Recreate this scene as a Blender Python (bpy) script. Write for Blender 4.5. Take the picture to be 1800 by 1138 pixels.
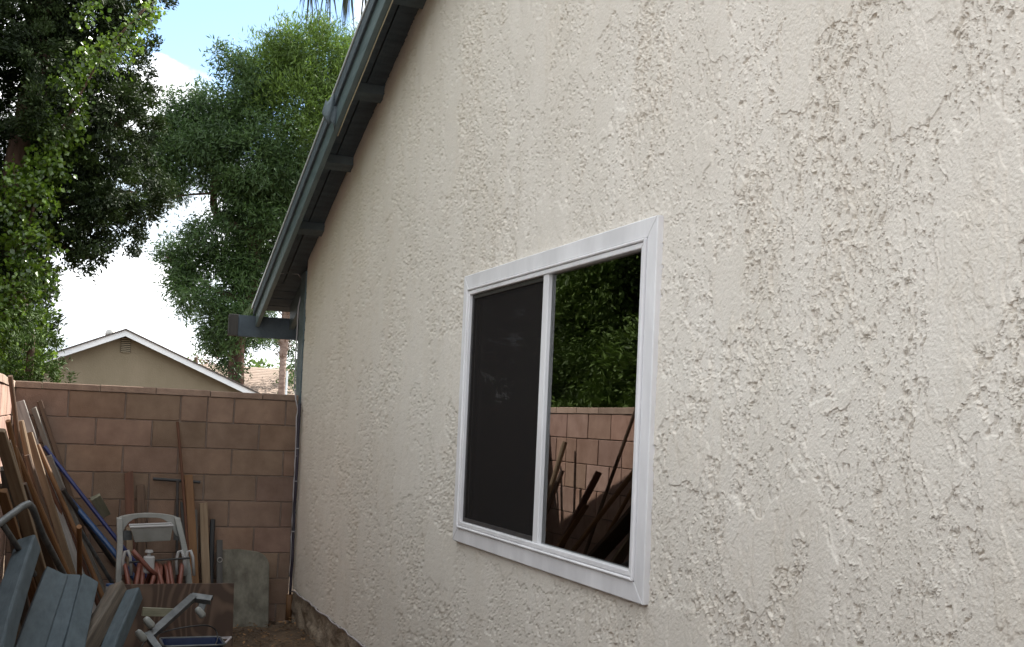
import bpy, math, random
import numpy as np
from mathutils import Vector, Matrix
random.seed(7); RNG = np.random.default_rng(11)
SC = bpy.context.scene; COL = SC.collection
for o in list(bpy.data.objects): bpy.data.objects.remove(o)
R = math.radians
# ---------------------------------------------------------------- camera
EYE = 1.62                                   # eye height over the side yard
F, YAW, PITCH, ROLL = 2000.0, 0.37583, 0.03634, 0.04379
c_, s_ = math.cos, math.sin
right0 = Vector((c_(YAW), -s_(YAW), 0)); fwd = Vector((s_(YAW)*c_(PITCH), c_(YAW)*c_(PITCH), s_(PITCH)))
up0 = right0.cross(fwd)
CR = right0*c_(ROLL) + up0*s_(ROLL); CU = up0*c_(ROLL) - right0*s_(ROLL)
cam = bpy.data.cameras.new('camera'); camo = bpy.data.objects.new('camera', cam); COL.objects.link(camo)
M = Matrix.Identity(4)
for i in range(3): M[i][0], M[i][1], M[i][2] = CR[i], CU[i], -fwd[i]
M[2][3] = EYE; camo.matrix_world = M
cam.sensor_width = 36; cam.lens = 36*F/1800; cam.shift_y = 106/1800; cam.clip_end = 2000; cam.clip_start = .05
SC.camera = camo
def ray(px, py):
    a, b = (px-900)/F, (py-675)/F
    return CR*a - CU*b + fwd
def at(px, py, Y):                            # the point of the yard seen there at distance Y along the side wall
    d = ray(px, py); return Vector((0, 0, EYE)) + d*(Y/d.y)
def atx(px, py, X):
    d = ray(px, py); return Vector((0, 0, EYE)) + d*(X/d.x)
def atz(px, py, z=0.0):
    d = ray(px, py); return Vector((0, 0, EYE)) + d*((z-EYE)/d.z)
# ---------------------------------------------------------------- sky, sun, exposure
SUN = Vector((1, .45, 1.058)).normalized()
EL = math.asin(SUN.z); AZ = math.atan2(SUN.x, SUN.y)       # azimuth clockwise from +y
w = bpy.data.worlds.new('World'); SC.world = w; w.use_nodes = True
nt = w.node_tree; nt.nodes.clear(); N = nt.nodes.new; L = nt.links.new
out = N('ShaderNodeOutputWorld'); bg = N('ShaderNodeBackground'); bg.inputs[1].default_value = .10
sky = N('ShaderNodeTexSky'); sky.sky_type = 'NISHITA'; sky.sun_disc = False
sky.sun_elevation = EL; sky.sun_rotation = AZ; sky.air_density = 1.0; sky.dust_density = .15; sky.ozone_density = 1.0
tc = N('ShaderNodeTexCoord'); mp = N('ShaderNodeMapping'); mp.inputs['Scale'].default_value = (1, 1, 1.6)
L(tc.outputs['Generated'], mp.inputs[0])
nz = N('ShaderNodeTexNoise'); nz.inputs['Scale'].default_value = 5.0; nz.inputs['Detail'].default_value = 9; nz.inputs['Roughness'].default_value = .55
L(mp.outputs[0], nz.inputs['Vector'])
# a gap of blue in the broken cloud, high over the neighbours
hole = ray(420, -20).normalized()
dt = N('ShaderNodeVectorMath'); dt.operation = 'DISTANCE'; dt.inputs[1].default_value = hole; L(tc.outputs['Generated'], dt.inputs[0])
mr = N('ShaderNodeMapRange'); mr.inputs[1].default_value = .02; mr.inputs[2].default_value = .18; mr.inputs[3].default_value = -.34; mr.inputs[4].default_value = .12
L(dt.outputs['Value'], mr.inputs[0])
ad = N('ShaderNodeMath'); ad.operation = 'ADD'; L(nz.outputs[0], ad.inputs[0]); L(mr.outputs[0], ad.inputs[1])
cr = N('ShaderNodeValToRGB'); cr.color_ramp.elements[0].position = .42; cr.color_ramp.elements[1].position = .50
L(ad.outputs[0], cr.inputs[0])
mx = N('ShaderNodeMix'); mx.data_type = 'RGBA'
nz2 = N('ShaderNodeTexNoise'); nz2.inputs['Scale'].default_value = 7; nz2.inputs['Detail'].default_value = 6; L(mp.outputs[0], nz2.inputs['Vector'])
cr2 = N('ShaderNodeValToRGB'); cr2.color_ramp.elements[0].position = .35; cr2.color_ramp.elements[1].position = .6
cr2.color_ramp.elements[0].color = (2.9, 3.6, 4.3, 1); cr2.color_ramp.elements[1].color = (8.8, 8.8, 8.8, 1); L(nz2.outputs[0], cr2.inputs[0])
L(cr.outputs[0], mx.inputs[0]); L(sky.outputs[0], mx.inputs[6]); L(cr2.outputs[0], mx.inputs[7])
L(mx.outputs[2], bg.inputs[0]); L(bg.outputs[0], out.inputs[0])
sl = bpy.data.lights.new('sun', 'SUN'); sl.energy = 4.2; sl.angle = R(.53); sl.color = (1, .95, .87)
so = bpy.data.objects.new('sun', sl); COL.objects.link(so); so.rotation_euler = SUN.to_track_quat('Z', 'Y').to_euler(); so.location = (20, 12, 30)
SC.view_settings.view_transform = 'Standard'; SC.view_settings.look = 'None'; SC.view_settings.gamma = 1
SC.view_settings.exposure = 1.6
SC.cycles.max_bounces = 8; SC.cycles.diffuse_bounces = 4; SC.cycles.transparent_max_bounces = 12

# ---------------------------------------------------------------- materials
def mat(name, col, rough=.7, col2=None, scale=(6, 6, 6), detail=6, bump=0., bscale=None, bdist=.004, spec=.5, metal=0., rnd=0., coord='Object', lo=.35, hi=.65, attr=None, trans=0.):
    m = bpy.data.materials.new(name); m.use_nodes = True; t = m.node_tree; n = t.nodes.new; l = t.links.new
    b = t.nodes['Principled BSDF']; b.inputs['Roughness'].default_value = rough; b.inputs['Metallic'].default_value = metal
    b.inputs['Specular IOR Level'].default_value = spec
    if trans: b.inputs['Transmission Weight'].default_value = 0
    co = n('ShaderNodeTexCoord'); cs = co.outputs[coord]
    src = None
    if col2 is not None:
        mpn = n('ShaderNodeMapping'); mpn.inputs['Scale'].default_value = scale; l(cs, mpn.inputs[0])
        nn = n('ShaderNodeTexNoise'); nn.inputs['Scale'].default_value = 1; nn.inputs['Detail'].default_value = detail; nn.inputs['Roughness'].default_value = .62
        oi = n('ShaderNodeObjectInfo'); va = n('ShaderNodeVectorMath'); va.operation = 'ADD'
        sc = n('ShaderNodeVectorMath'); sc.operation = 'SCALE'; sc.inputs['Scale'].default_value = 1
        cmb = n('ShaderNodeCombineXYZ'); mu = n('ShaderNodeMath'); mu.operation = 'MULTIPLY'; mu.inputs[1].default_value = 37
        l(oi.outputs['Random'], mu.inputs[0]); l(mu.outputs[0], cmb.inputs[0]); l(mu.outputs[0], cmb.inputs[1])
        l(mpn.outputs[0], va.inputs[0]); l(cmb.outputs[0], va.inputs[1]); l(va.outputs[0], nn.inputs['Vector'])
        rp = n('ShaderNodeValToRGB'); rp.color_ramp.elements[0].position = lo; rp.color_ramp.elements[1].position = hi
        rp.color_ramp.elements[0].color = (*col, 1); rp.color_ramp.elements[1].color = (*col2, 1); l(nn.outputs[0], rp.inputs[0])
        src = rp.outputs[0]
    if attr:
        at_ = n('ShaderNodeAttribute'); at_.attribute_name = attr
        hs = n('ShaderNodeMix'); hs.data_type = 'RGBA'; hs.blend_type = 'MULTIPLY'; hs.inputs[0].default_value = 1
        if src: l(src, hs.inputs[6])
        else: hs.inputs[6].default_value = (*col, 1)
        l(at_.outputs['Color'], hs.inputs[7]); src = hs.outputs[2]
    if rnd:
        oi = n('ShaderNodeObjectInfo'); hv = n('ShaderNodeHueSaturation'); mm = n('ShaderNodeMapRange'); mm.inputs[3].default_value = 1-rnd; mm.inputs[4].default_value = 1+rnd
        l(oi.outputs['Random'], mm.inputs[0]); l(mm.outputs[0], hv.inputs['Value'])
        if src: l(src, hv.inputs['Color'])
        else: hv.inputs['Color'].default_value = (*col, 1)
        src = hv.outputs[0]
    if src: l(src, b.inputs['Base Color'])
    else: b.inputs['Base Color'].default_value = (*col, 1)
    if bump:
        mb = n('ShaderNodeMapping'); mb.inputs['Scale'].default_value = bscale or scale; l(cs, mb.inputs[0])
        nb = n('ShaderNodeTexNoise'); nb.inputs['Scale'].default_value = 1; nb.inputs['Detail'].default_value = 5; l(mb.outputs[0], nb.inputs['Vector'])
        bp = n('ShaderNodeBump'); bp.inputs['Strength'].default_value = bump; bp.inputs['Distance'].default_value = bdist
        l(nb.outputs[0], bp.inputs['Height']); l(bp.outputs[0], b.inputs['Normal'])
    if trans:
        tb = n('ShaderNodeBsdfTranslucent'); ms = n('ShaderNodeMixShader'); ms.inputs[0].default_value = trans
        if src: l(src, tb.inputs[0])
        else: tb.inputs[0].default_value = (*col, 1)
        l(b.outputs[0], ms.inputs[1]); l(tb.outputs[0], ms.inputs[2]); l(ms.outputs[0], t.nodes['Material Output'].inputs[0])
    return m
def wood(name, a, b, rough=.75, rnd=.18, bump=.5):
    return mat(name, a, rough, b, scale=(45, 45, 2.2), bump=bump, bscale=(130, 130, 4), bdist=.002, rnd=rnd)
MT = dict(
    stucco=mat('stucco', (.66, .612, .54), .92, (.73, .685, .62), scale=(1, 3.2, 1.3), detail=8, bump=.8, bscale=(330, 330, 300), bdist=.0016, spec=.2, lo=.25, hi=.7, attr='tint'),
    white_vinyl=mat('white_vinyl', (.66, .65, .66), .45, (.80, .79, .80), scale=(5, 5, 2), bump=.05, bscale=(60, 60, 60)),
    blue_paint=mat('blue_paint', (.060, .088, .100), .6, (.095, .130, .140), scale=(9, 9, 30), bump=.5, bscale=(50, 12, 50), bdist=.004),
    barge_paint=mat('barge_paint', (.075, .112, .125), .55, (.12, .165, .175), scale=(14, 2.2, 14), bump=.5, bscale=(90, 6, 90), bdist=.003, lo=.3, hi=.75),
    soffit=mat('soffit', (.055, .074, .092), .75, (.088, .115, .138), scale=(5, 18, 5), bump=.6, bscale=(60, 8, 60), bdist=.004),
    outrig=mat('outrig', (.075, .10, .115), .7, (.11, .14, .155), scale=(5, 18, 5), bump=.6, bscale=(60, 8, 60), bdist=.004),
    drip=mat('drip', (.55, .57, .58), .4, metal=.3),
    roofing=mat('roofing', (.05, .045, .042), .95, (.12, .1, .09), scale=(20, 20, 20), bump=.6, bscale=(80, 80, 80)),
    concrete=mat('concrete', (.17, .13, .095), .95, (.33, .27, .20), scale=(7, 7, 12), bump=.9, bscale=(40, 40, 40), bdist=.012, detail=9),
    slab=mat('slab', (.095, .088, .068), .95, (.18, .168, .135), scale=(14, 14, 9), bump=.6, bscale=(55, 55, 55), bdist=.006, detail=9),
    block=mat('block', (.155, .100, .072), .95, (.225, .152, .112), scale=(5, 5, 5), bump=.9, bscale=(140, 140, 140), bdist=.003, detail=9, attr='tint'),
    block_sunny=mat('block_sunny', (.27, .165, .125), .95, (.38, .25, .20), scale=(7, 7, 7), bump=.9, bscale=(140, 140, 140), bdist=.003, detail=9, attr='tint'),  # pinkish block lightened: part of the left wall's sun brightness is in the colour
    cap_sunny=mat('cap_sunny', (.30, .21, .16), .95, (.40, .29, .23), scale=(9, 9, 9), bump=.9, bscale=(120, 120, 120), bdist=.003, attr='tint'),  # cap tone lightened likewise, sun brightness carried in its colour
    mortar=mat('mortar', (.135, .10, .08), .95, (.18, .14, .115), scale=(15, 15, 15), bump=.8, bscale=(90, 90, 90), bdist=.004),
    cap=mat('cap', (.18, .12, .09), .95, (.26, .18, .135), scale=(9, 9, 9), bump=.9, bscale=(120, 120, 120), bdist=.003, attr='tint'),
    dirt=mat('dirt', (.045, .028, .016), 1, (.13, .085, .05), scale=(3, 3, 3), bump=1, bscale=(30, 30, 30), bdist=.03, detail=10),
    bark=mat('bark', (.05, .026, .018), .9, (.12, .065, .045), scale=(6, 6, 1.5), bump=1, bscale=(12, 12, 3), bdist=.03),
    palmbark=mat('palmbark', (.16, .11, .09), .9, (.30, .22, .18), scale=(4, 4, 9), bump=1, bscale=(5, 5, 16), bdist=.04),
    tan_stucco=mat('tan_stucco', (.185, .155, .105), .95, (.22, .185, .13), scale=(1.2, 1.2, .6), bump=.5, bscale=(25, 25, 25), bdist=.01),
    white_paint=mat('white_paint', (.70, .74, .78), .5, (.8, .82, .84), scale=(2, 2, 2)),
    vent=mat('vent', (.06, .05, .04), .8), slat=mat('slat', (.30, .26, .18), .8),
    leaf_pepper=mat('leaf_pepper', (.07, .11, .035), .5, attr='tint', trans=.35),
    leaf_cypress=mat('leaf_cypress', (.032, .052, .016), .65, attr='tint', trans=.15, spec=.3),
    leaf_ivy=mat('leaf_ivy', (.075, .14, .025), .28, attr='tint', trans=.3, spec=.7),
    leaf_palm=mat('leaf_palm', (.05, .07, .03), .5, attr='tint', trans=.2),
    leaf_far=mat('leaf_far', (.11, .17, .045), .6, attr='tint', trans=.3),
    twig_pink=mat('twig_pink', (.32, .20, .17), .8, attr='tint'),
    litter=mat('litter', (.16, .09, .04), .9, attr='tint'),
    w_brown=wood('w_brown', (0.048, 0.025, 0.014), (0.100, 0.058, 0.033)), w_red=wood('w_red', (0.065, 0.022, 0.011), (0.120, 0.048, 0.022)),
    w_orange=wood('w_orange', (0.120, 0.052, 0.018), (0.190, 0.095, 0.035)), w_tan=wood('w_tan', (0.120, 0.077, 0.043), (0.200, 0.140, 0.085)),
    w_grey=wood('w_grey', (0.085, 0.075, 0.062), (0.165, 0.150, 0.133)), w_white=wood('w_white', (0.154, 0.143, 0.132), (0.275, 0.259, 0.242)),
    w_blue=mat('w_blue', (.017, .031, .040), .75, (.048, .070, .083), scale=(26, 26, 7), bump=.9, bscale=(90, 90, 6), bdist=.002, rnd=.12, detail=8, lo=.3, hi=.7),
    w_weath=wood('w_weath', (.035, .026, .018), (.115, .09, .065), bump=1.0),
    w_side=wood('w_side', (0.030, 0.028, 0.025), (0.060, 0.055, 0.050)),
    pale=mat('pale', (.15, .15, .10), .8, (.24, .23, .17), scale=(20, 20, 4), rnd=.05),
    navy=mat('navy', (.004, .009, .075), .45, (.008, .018, .11), scale=(8, 8, 3)), azure=mat('azure', (.012, .04, .12), .4, (.02, .065, .17), scale=(8, 8, 3)),
    grey_metal=mat('grey_metal', (.06, .065, .067), .5, (.125, .13, .13), scale=(14, 14, 14), metal=.4, bump=.2), dark_metal=mat('dark_metal', (.03, .03, .035), .45, (.06, .055, .05), scale=(20, 20, 20), metal=.3),
    purple=mat('purple', (.012, .009, .018), .5, (.022, .017, .03), scale=(20, 20, 4)),
    plastic=mat('plastic', (.20, .205, .19), .5, (.27, .275, .26), scale=(8, 8, 8), bump=.1), plastic_w=mat('plastic_w', (.34, .34, .34), .45),
    hose=mat('hose', (.12, .038, .026), .5, (.18, .065, .045), scale=(9, 9, 9)), black=mat('black', (.015, .015, .016), .5),
    cable=mat('cable', (.36, .34, .35), .55), cream=mat('cream', (.52, .46, .33), .6),
    bluetub=mat('bluetub', (.01, .02, .06), .4, (.015, .03, .09), scale=(6, 6, 6)),
    steel=mat('steel', (.35, .34, .32), .4, metal=.7),
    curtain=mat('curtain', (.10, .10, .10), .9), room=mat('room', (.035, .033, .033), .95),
)
def wavy():
    m = bpy.data.materials.new('plywood'); m.use_nodes = True; t = m.node_tree; n = t.nodes.new; l = t.links.new; b = t.nodes['Principled BSDF']
    co = n('ShaderNodeTexCoord'); mp_ = n('ShaderNodeMapping'); mp_.inputs['Scale'].default_value = (1, 1, .28); l(co.outputs['Object'], mp_.inputs[0])
    wn = n('ShaderNodeTexNoise'); wn.inputs['Scale'].default_value = 3.2; wn.inputs['Detail'].default_value = 1.5; l(mp_.outputs[0], wn.inputs['Vector'])
    sx = n('ShaderNodeSeparateXYZ'); l(co.outputs['Object'], sx.inputs[0]); m1 = n('ShaderNodeMath'); m1.operation = 'MULTIPLY'; m1.inputs[1].default_value = 70; l(wn.outputs[0], m1.inputs[0])
    m3 = n('ShaderNodeMath'); m3.operation = 'MULTIPLY_ADD'; m3.inputs[1].default_value = 60; l(sx.outputs[0], m3.inputs[0]); l(m1.outputs[0], m3.inputs[2])
    wv = n('ShaderNodeMath'); wv.operation = 'SINE'; l(m3.outputs[0], wv.inputs[0]); rp = n('ShaderNodeValToRGB'); rp.color_ramp.elements[0].color = (.05, .028, .018, 1); rp.color_ramp.elements[1].color = (.105, .066, .044, 1)
    l(wv.outputs[0], rp.inputs[0]); l(rp.outputs[0], b.inputs['Base Color']); b.inputs['Roughness'].default_value = .7
    return m
MT['plywood'] = wavy()
def glassmat():
    m = bpy.data.materials.new('window_glass'); m.use_nodes = True; t = m.node_tree; t.nodes.clear(); n = t.nodes.new; l = t.links.new
    o = n('ShaderNodeOutputMaterial'); tr = n('ShaderNodeBsdfTransparent'); tr.inputs[0].default_value = (.55, .62, .6, 1); gl = n('ShaderNodeBsdfGlossy'); gl.inputs['Roughness'].default_value = .0
    fr = n('ShaderNodeFresnel'); fr.inputs[0].default_value = 2.3; ms = n('ShaderNodeMixShader')
    l(fr.outputs[0], ms.inputs[0]); l(tr.outputs[0], ms.inputs[1]); l(gl.outputs[0], ms.inputs[2]); l(ms.outputs[0], o.inputs[0]); return m
MT['glass'] = glassmat()
def screenmat():
    m = bpy.data.materials.new('insect_screen'); m.use_nodes = True; t = m.node_tree; t.nodes.clear(); n = t.nodes.new; l = t.links.new
    o = n('ShaderNodeOutputMaterial'); tr = n('ShaderNodeBsdfTransparent'); df = n('ShaderNodeBsdfDiffuse'); df.inputs[0].default_value = (.030, .027, .026, 1)
    ms = n('ShaderNodeMixShader'); ms.inputs[0].default_value = .60; l(tr.outputs[0], ms.inputs[1]); l(df.outputs[0], ms.inputs[2]); l(ms.outputs[0], o.inputs[0]); return m
MT['screen'] = screenmat()

# ---------------------------------------------------------------- builders
def props(o, label=None, cat=None, group=None, kind=None):
    if label: o['label'] = label
    if cat: o['category'] = cat
    if group: o['group'] = group
    if kind: o['kind'] = kind
    return o
def empty(name, loc, label, cat, group=None, rz=0):
    o = bpy.data.objects.new(name, None); COL.objects.link(o); o.location = loc; o.rotation_euler.z = rz; o.empty_display_size = .1
    return props(o, label, cat, group)
class MB:
    def __init__(s): s.v, s.f = [], []
    def add(s, vs, fs):
        k = len(s.v); s.v += [tuple(v) for v in vs]; s.f += [tuple(i+k for i in f) for f in fs]; return s
    def box(s, x0, x1, y0, y1, z0, z1):
        return s.add([(x0,y0,z0),(x1,y0,z0),(x1,y1,z0),(x0,y1,z0),(x0,y0,z1),(x1,y0,z1),(x1,y1,z1),(x0,y1,z1)], [(0,3,2,1),(4,5,6,7),(0,1,5,4),(1,2,6,5),(2,3,7,6),(3,0,4,7)])
    def prism(s, poly, ext):                  # poly: 3D points, ext: vector
        n = len(poly); e = Vector(ext); a = [Vector(p) for p in poly]
        return s.add(a+[p+e for p in a], [tuple(range(n))[::-1], tuple(range(n, 2*n))]+[(i, (i+1) % n, n+(i+1) % n, n+i) for i in range(n)])
    def tube(s, pts, r, n=8, closed=False):
        pts = [Vector(p) for p in pts]; m = len(pts); rs = r if isinstance(r, (list, tuple)) else [r]*m; vs = []
        ref = None
        for i, p in enumerate(pts):
            a = pts[i-1] if (i or closed) else p; b = pts[(i+1) % m] if (i < m-1 or closed) else p
            d = (b-a).normalized()
            if ref is None: ref = d.orthogonal().normalized()
            u = (ref - d*ref.dot(d)).normalized(); ref = u; v = d.cross(u)
            vs += [p + (u*c_(2*math.pi*k/n)+v*s_(2*math.pi*k/n))*rs[i] for k in range(n)]
        fs = []
        for i in range(m if closed else m-1):
            j = (i+1) % m
            fs += [(i*n+k, i*n+(k+1) % n, j*n+(k+1) % n, j*n+k) for k in range(n)]
        if not closed: fs += [tuple(range(n))[::-1], tuple(range((m-1)*n, m*n))]
        return s.add(vs, fs)
    def build(s, name, m, parent=None, smooth=False, bevel=0, loc=None, **kw):
        me = bpy.data.meshes.new(name); me.from_pydata(s.v, [], s.f); me.update()
        me.materials.append(MT[m] if isinstance(m, str) else m)
        if smooth: me.polygons.foreach_set('use_smooth', [True]*len(me.polygons))
        o = bpy.data.objects.new(name, me); COL.objects.link(o)
        if parent: o.parent = parent
        if loc is not None: o.location = loc
        if bevel:
            b = o.modifiers.new('bevel', 'BEVEL'); b.width = bevel; b.segments = 2; b.limit_method = 'ANGLE'
        return props(o, **kw)
def npmesh(name, V, Fq, m, parent=None, smooth=False, tint=None, **kw):
    me = bpy.data.meshes.new(name); nf, k = Fq.shape
    me.vertices.add(len(V)); me.vertices.foreach_set('co', np.ascontiguousarray(V, dtype=np.float32).ravel())
    me.loops.add(nf*k); me.loops.foreach_set('vertex_index', np.ascontiguousarray(Fq, dtype=np.int32).ravel())
    me.polygons.add(nf); me.polygons.foreach_set('loop_start', np.arange(0, nf*k, k, dtype=np.int32)); me.polygons.foreach_set('loop_total', np.full(nf, k, dtype=np.int32))
    me.polygons.foreach_set('use_smooth', np.full(nf, smooth, dtype=bool))
    me.update(calc_edges=True)
    if tint is not None:
        a = me.color_attributes.new('tint', 'FLOAT_COLOR', 'CORNER'); t = np.repeat(np.c_[tint, np.ones(nf)], k, axis=0); a.data.foreach_set('color', t.astype(np.float32).ravel())
    me.materials.append(MT[m]); o = bpy.data.objects.new(name, me); COL.objects.link(o)
    if parent: o.parent = parent
    return props(o, **kw)
def setframe(o, p0, p1, face=None, twist=0):   # local z along p0->p1, local y near 'face'
    p0, p1 = Vector(p0), Vector(p1); z = (p1-p0).normalized(); y = Vector(face or (0, -1, 0)); y = (y - z*y.dot(z)).normalized(); x = y.cross(z)
    m = Matrix.Identity(4)
    for i in range(3): m[i][0], m[i][1], m[i][2], m[i][3] = x[i], y[i], z[i], p0[i]
    o.matrix_world = m @ Matrix.Rotation(twist, 4, 'Z'); return (p1-p0).length
def board(name, p0, p1, w_, t_, m, label, cat, group=None, face=None, twist=0, ragged=0, seed=0, parent=None):
    Lg = (Vector(p1)-Vector(p0)).length; rr = random.Random(seed+int(Lg*977))
    n = 7; vs = []; fs = []
    for i in range(n):
        z = Lg*i/(n-1); bx = (rr.random()-.5)*w_*.03; by = (rr.random()-.5)*t_*.25
        zz = [z]*4
        if i == n-1 and ragged: zz = [z-ragged*rr.random() for _ in range(4)]
        hw, ht = w_/2*(1+.035*(rr.random()-.5)), t_/2
        vs += [(bx-hw, by-ht, zz[0]), (bx+hw, by-ht, zz[1]), (bx+hw, by+ht, zz[2]), (bx-hw, by+ht, zz[3])]
    for i in range(n-1): fs += [(i*4+k, i*4+(k+1) % 4, i*4+4+(k+1) % 4, i*4+4+k) for k in range(4)]
    fs += [(3, 2, 1, 0), tuple(range(4*n-4, 4*n))]
    b = MB().add(vs, fs); o = b.build(name, m, bevel=min(t_, w_)*.12, label=label, cat=cat, group=group); setframe(o, p0, p1, face, twist); return o
def stick(name, p0, p1, r, m, label, cat, group=None, r2=None, bow=.01, seed=0):
    Lg = (Vector(p1)-Vector(p0)).length; rr = random.Random(seed+int(Lg*991)); n = 9
    ph = rr.random()*6
    pts = [(bow*s_(math.pi*i/(n-1))*c_(ph), bow*s_(math.pi*i/(n-1))*s_(ph), Lg*i/(n-1)) for i in range(n)]
    o = MB().tube(pts, [r+((r2 or r)-r)*i/(n-1) for i in range(n)], 10).build(name, m, smooth=False, label=label, cat=cat, group=group); setframe(o, p0, p1); return o

# ---------------------------------------------------------------- value noise in numpy
def vnoise(x, y, seed):
    xi = np.floor(x).astype(np.int64); yi = np.floor(y).astype(np.int64); fx = x-xi; fy = y-yi
    fx = fx*fx*fx*(fx*(fx*6-15)+10); fy = fy*fy*fy*(fy*(fy*6-15)+10)
    T = np.random.default_rng(seed).random((256, 256)).astype(np.float32)*2-1
    a = T[xi & 255, yi & 255]; b = T[(xi+1) & 255, yi & 255]; c = T[xi & 255, (yi+1) & 255]; d = T[(xi+1) & 255, (yi+1) & 255]
    return (a*(1-fx)+b*fx)*(1-fy)+(c*(1-fx)+d*fx)*fy
def fbm(x, y, seed, o=4, g=.5):
    r = 0; a = 1; t = 0
    for i in range(o):
        ca, sa = math.cos(i*.9), math.sin(i*.9)
        r = r + a*vnoise((x*ca-y*sa)*2**i+17.3*i, (x*sa+y*ca)*2**i+5.1*i, seed+i); t += a; a *= g
    return r/t*1.6
def sst(a, b, x): t = np.clip((x-a)/(b-a), 0, 1); return t*t*(3-2*t)

# ================================================================ GROUND
gx = np.concatenate([[-300, -60, -12], np.linspace(-3, 3, 121), [12, 60, 300]]); gy = np.concatenate([[-300, -60, -12], np.linspace(-2, 11, 221), [30, 90, 500]])
X_, Y_ = np.meshgrid(gx, gy, indexing='ij'); Zg = np.where((np.abs(X_) < 3.1) & (Y_ > -3) & (Y_ < 11.5), .022*fbm(X_*3, Y_*3, 5, 5), 0)-.01
V = np.stack([X_, Y_, Zg], -1).reshape(-1, 3); n0, n1 = X_.shape
def gridf(n0, n1): 
    i = np.arange(n0-1)[:, None]*n1+np.arange(n1-1)[None]; i = i.ravel(); return np.stack([i, i+n1, i+n1+1, i+1], 1)
npmesh('ground', V, gridf(n0, n1), 'dirt', smooth=True, kind='structure')
def ground_litter():
    n = 2600; x = RNG.uniform(.1, 1.8, n); y = RNG.uniform(6.3, 9.1, n); s = RNG.uniform(.008, .022, n); a = RNG.uniform(0, 6.28, n); h = RNG.uniform(.004, .03, n)
    d = np.stack([np.cos(a), np.sin(a), RNG.uniform(-.4, .4, n)], 1)*s[:, None]; e = np.stack([-np.sin(a), np.cos(a), RNG.uniform(-.4, .4, n)], 1)*s[:, None]*.45; c = np.stack([x, y, h], 1)
    V = np.stack([c-d, c-e, c+d, c+e], 1).reshape(-1, 3); t = RNG.uniform(.3, 1.7, (n, 1))*np.array([1, .95, .9])
    npmesh('leaf_litter', V, np.arange(4*n).reshape(n, 4), 'litter', tint=t, label='dry brown leaf litter strewn over the dirt at the foot of the walls', cat='leaf litter', kind='stuff')
ground_litter()

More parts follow.
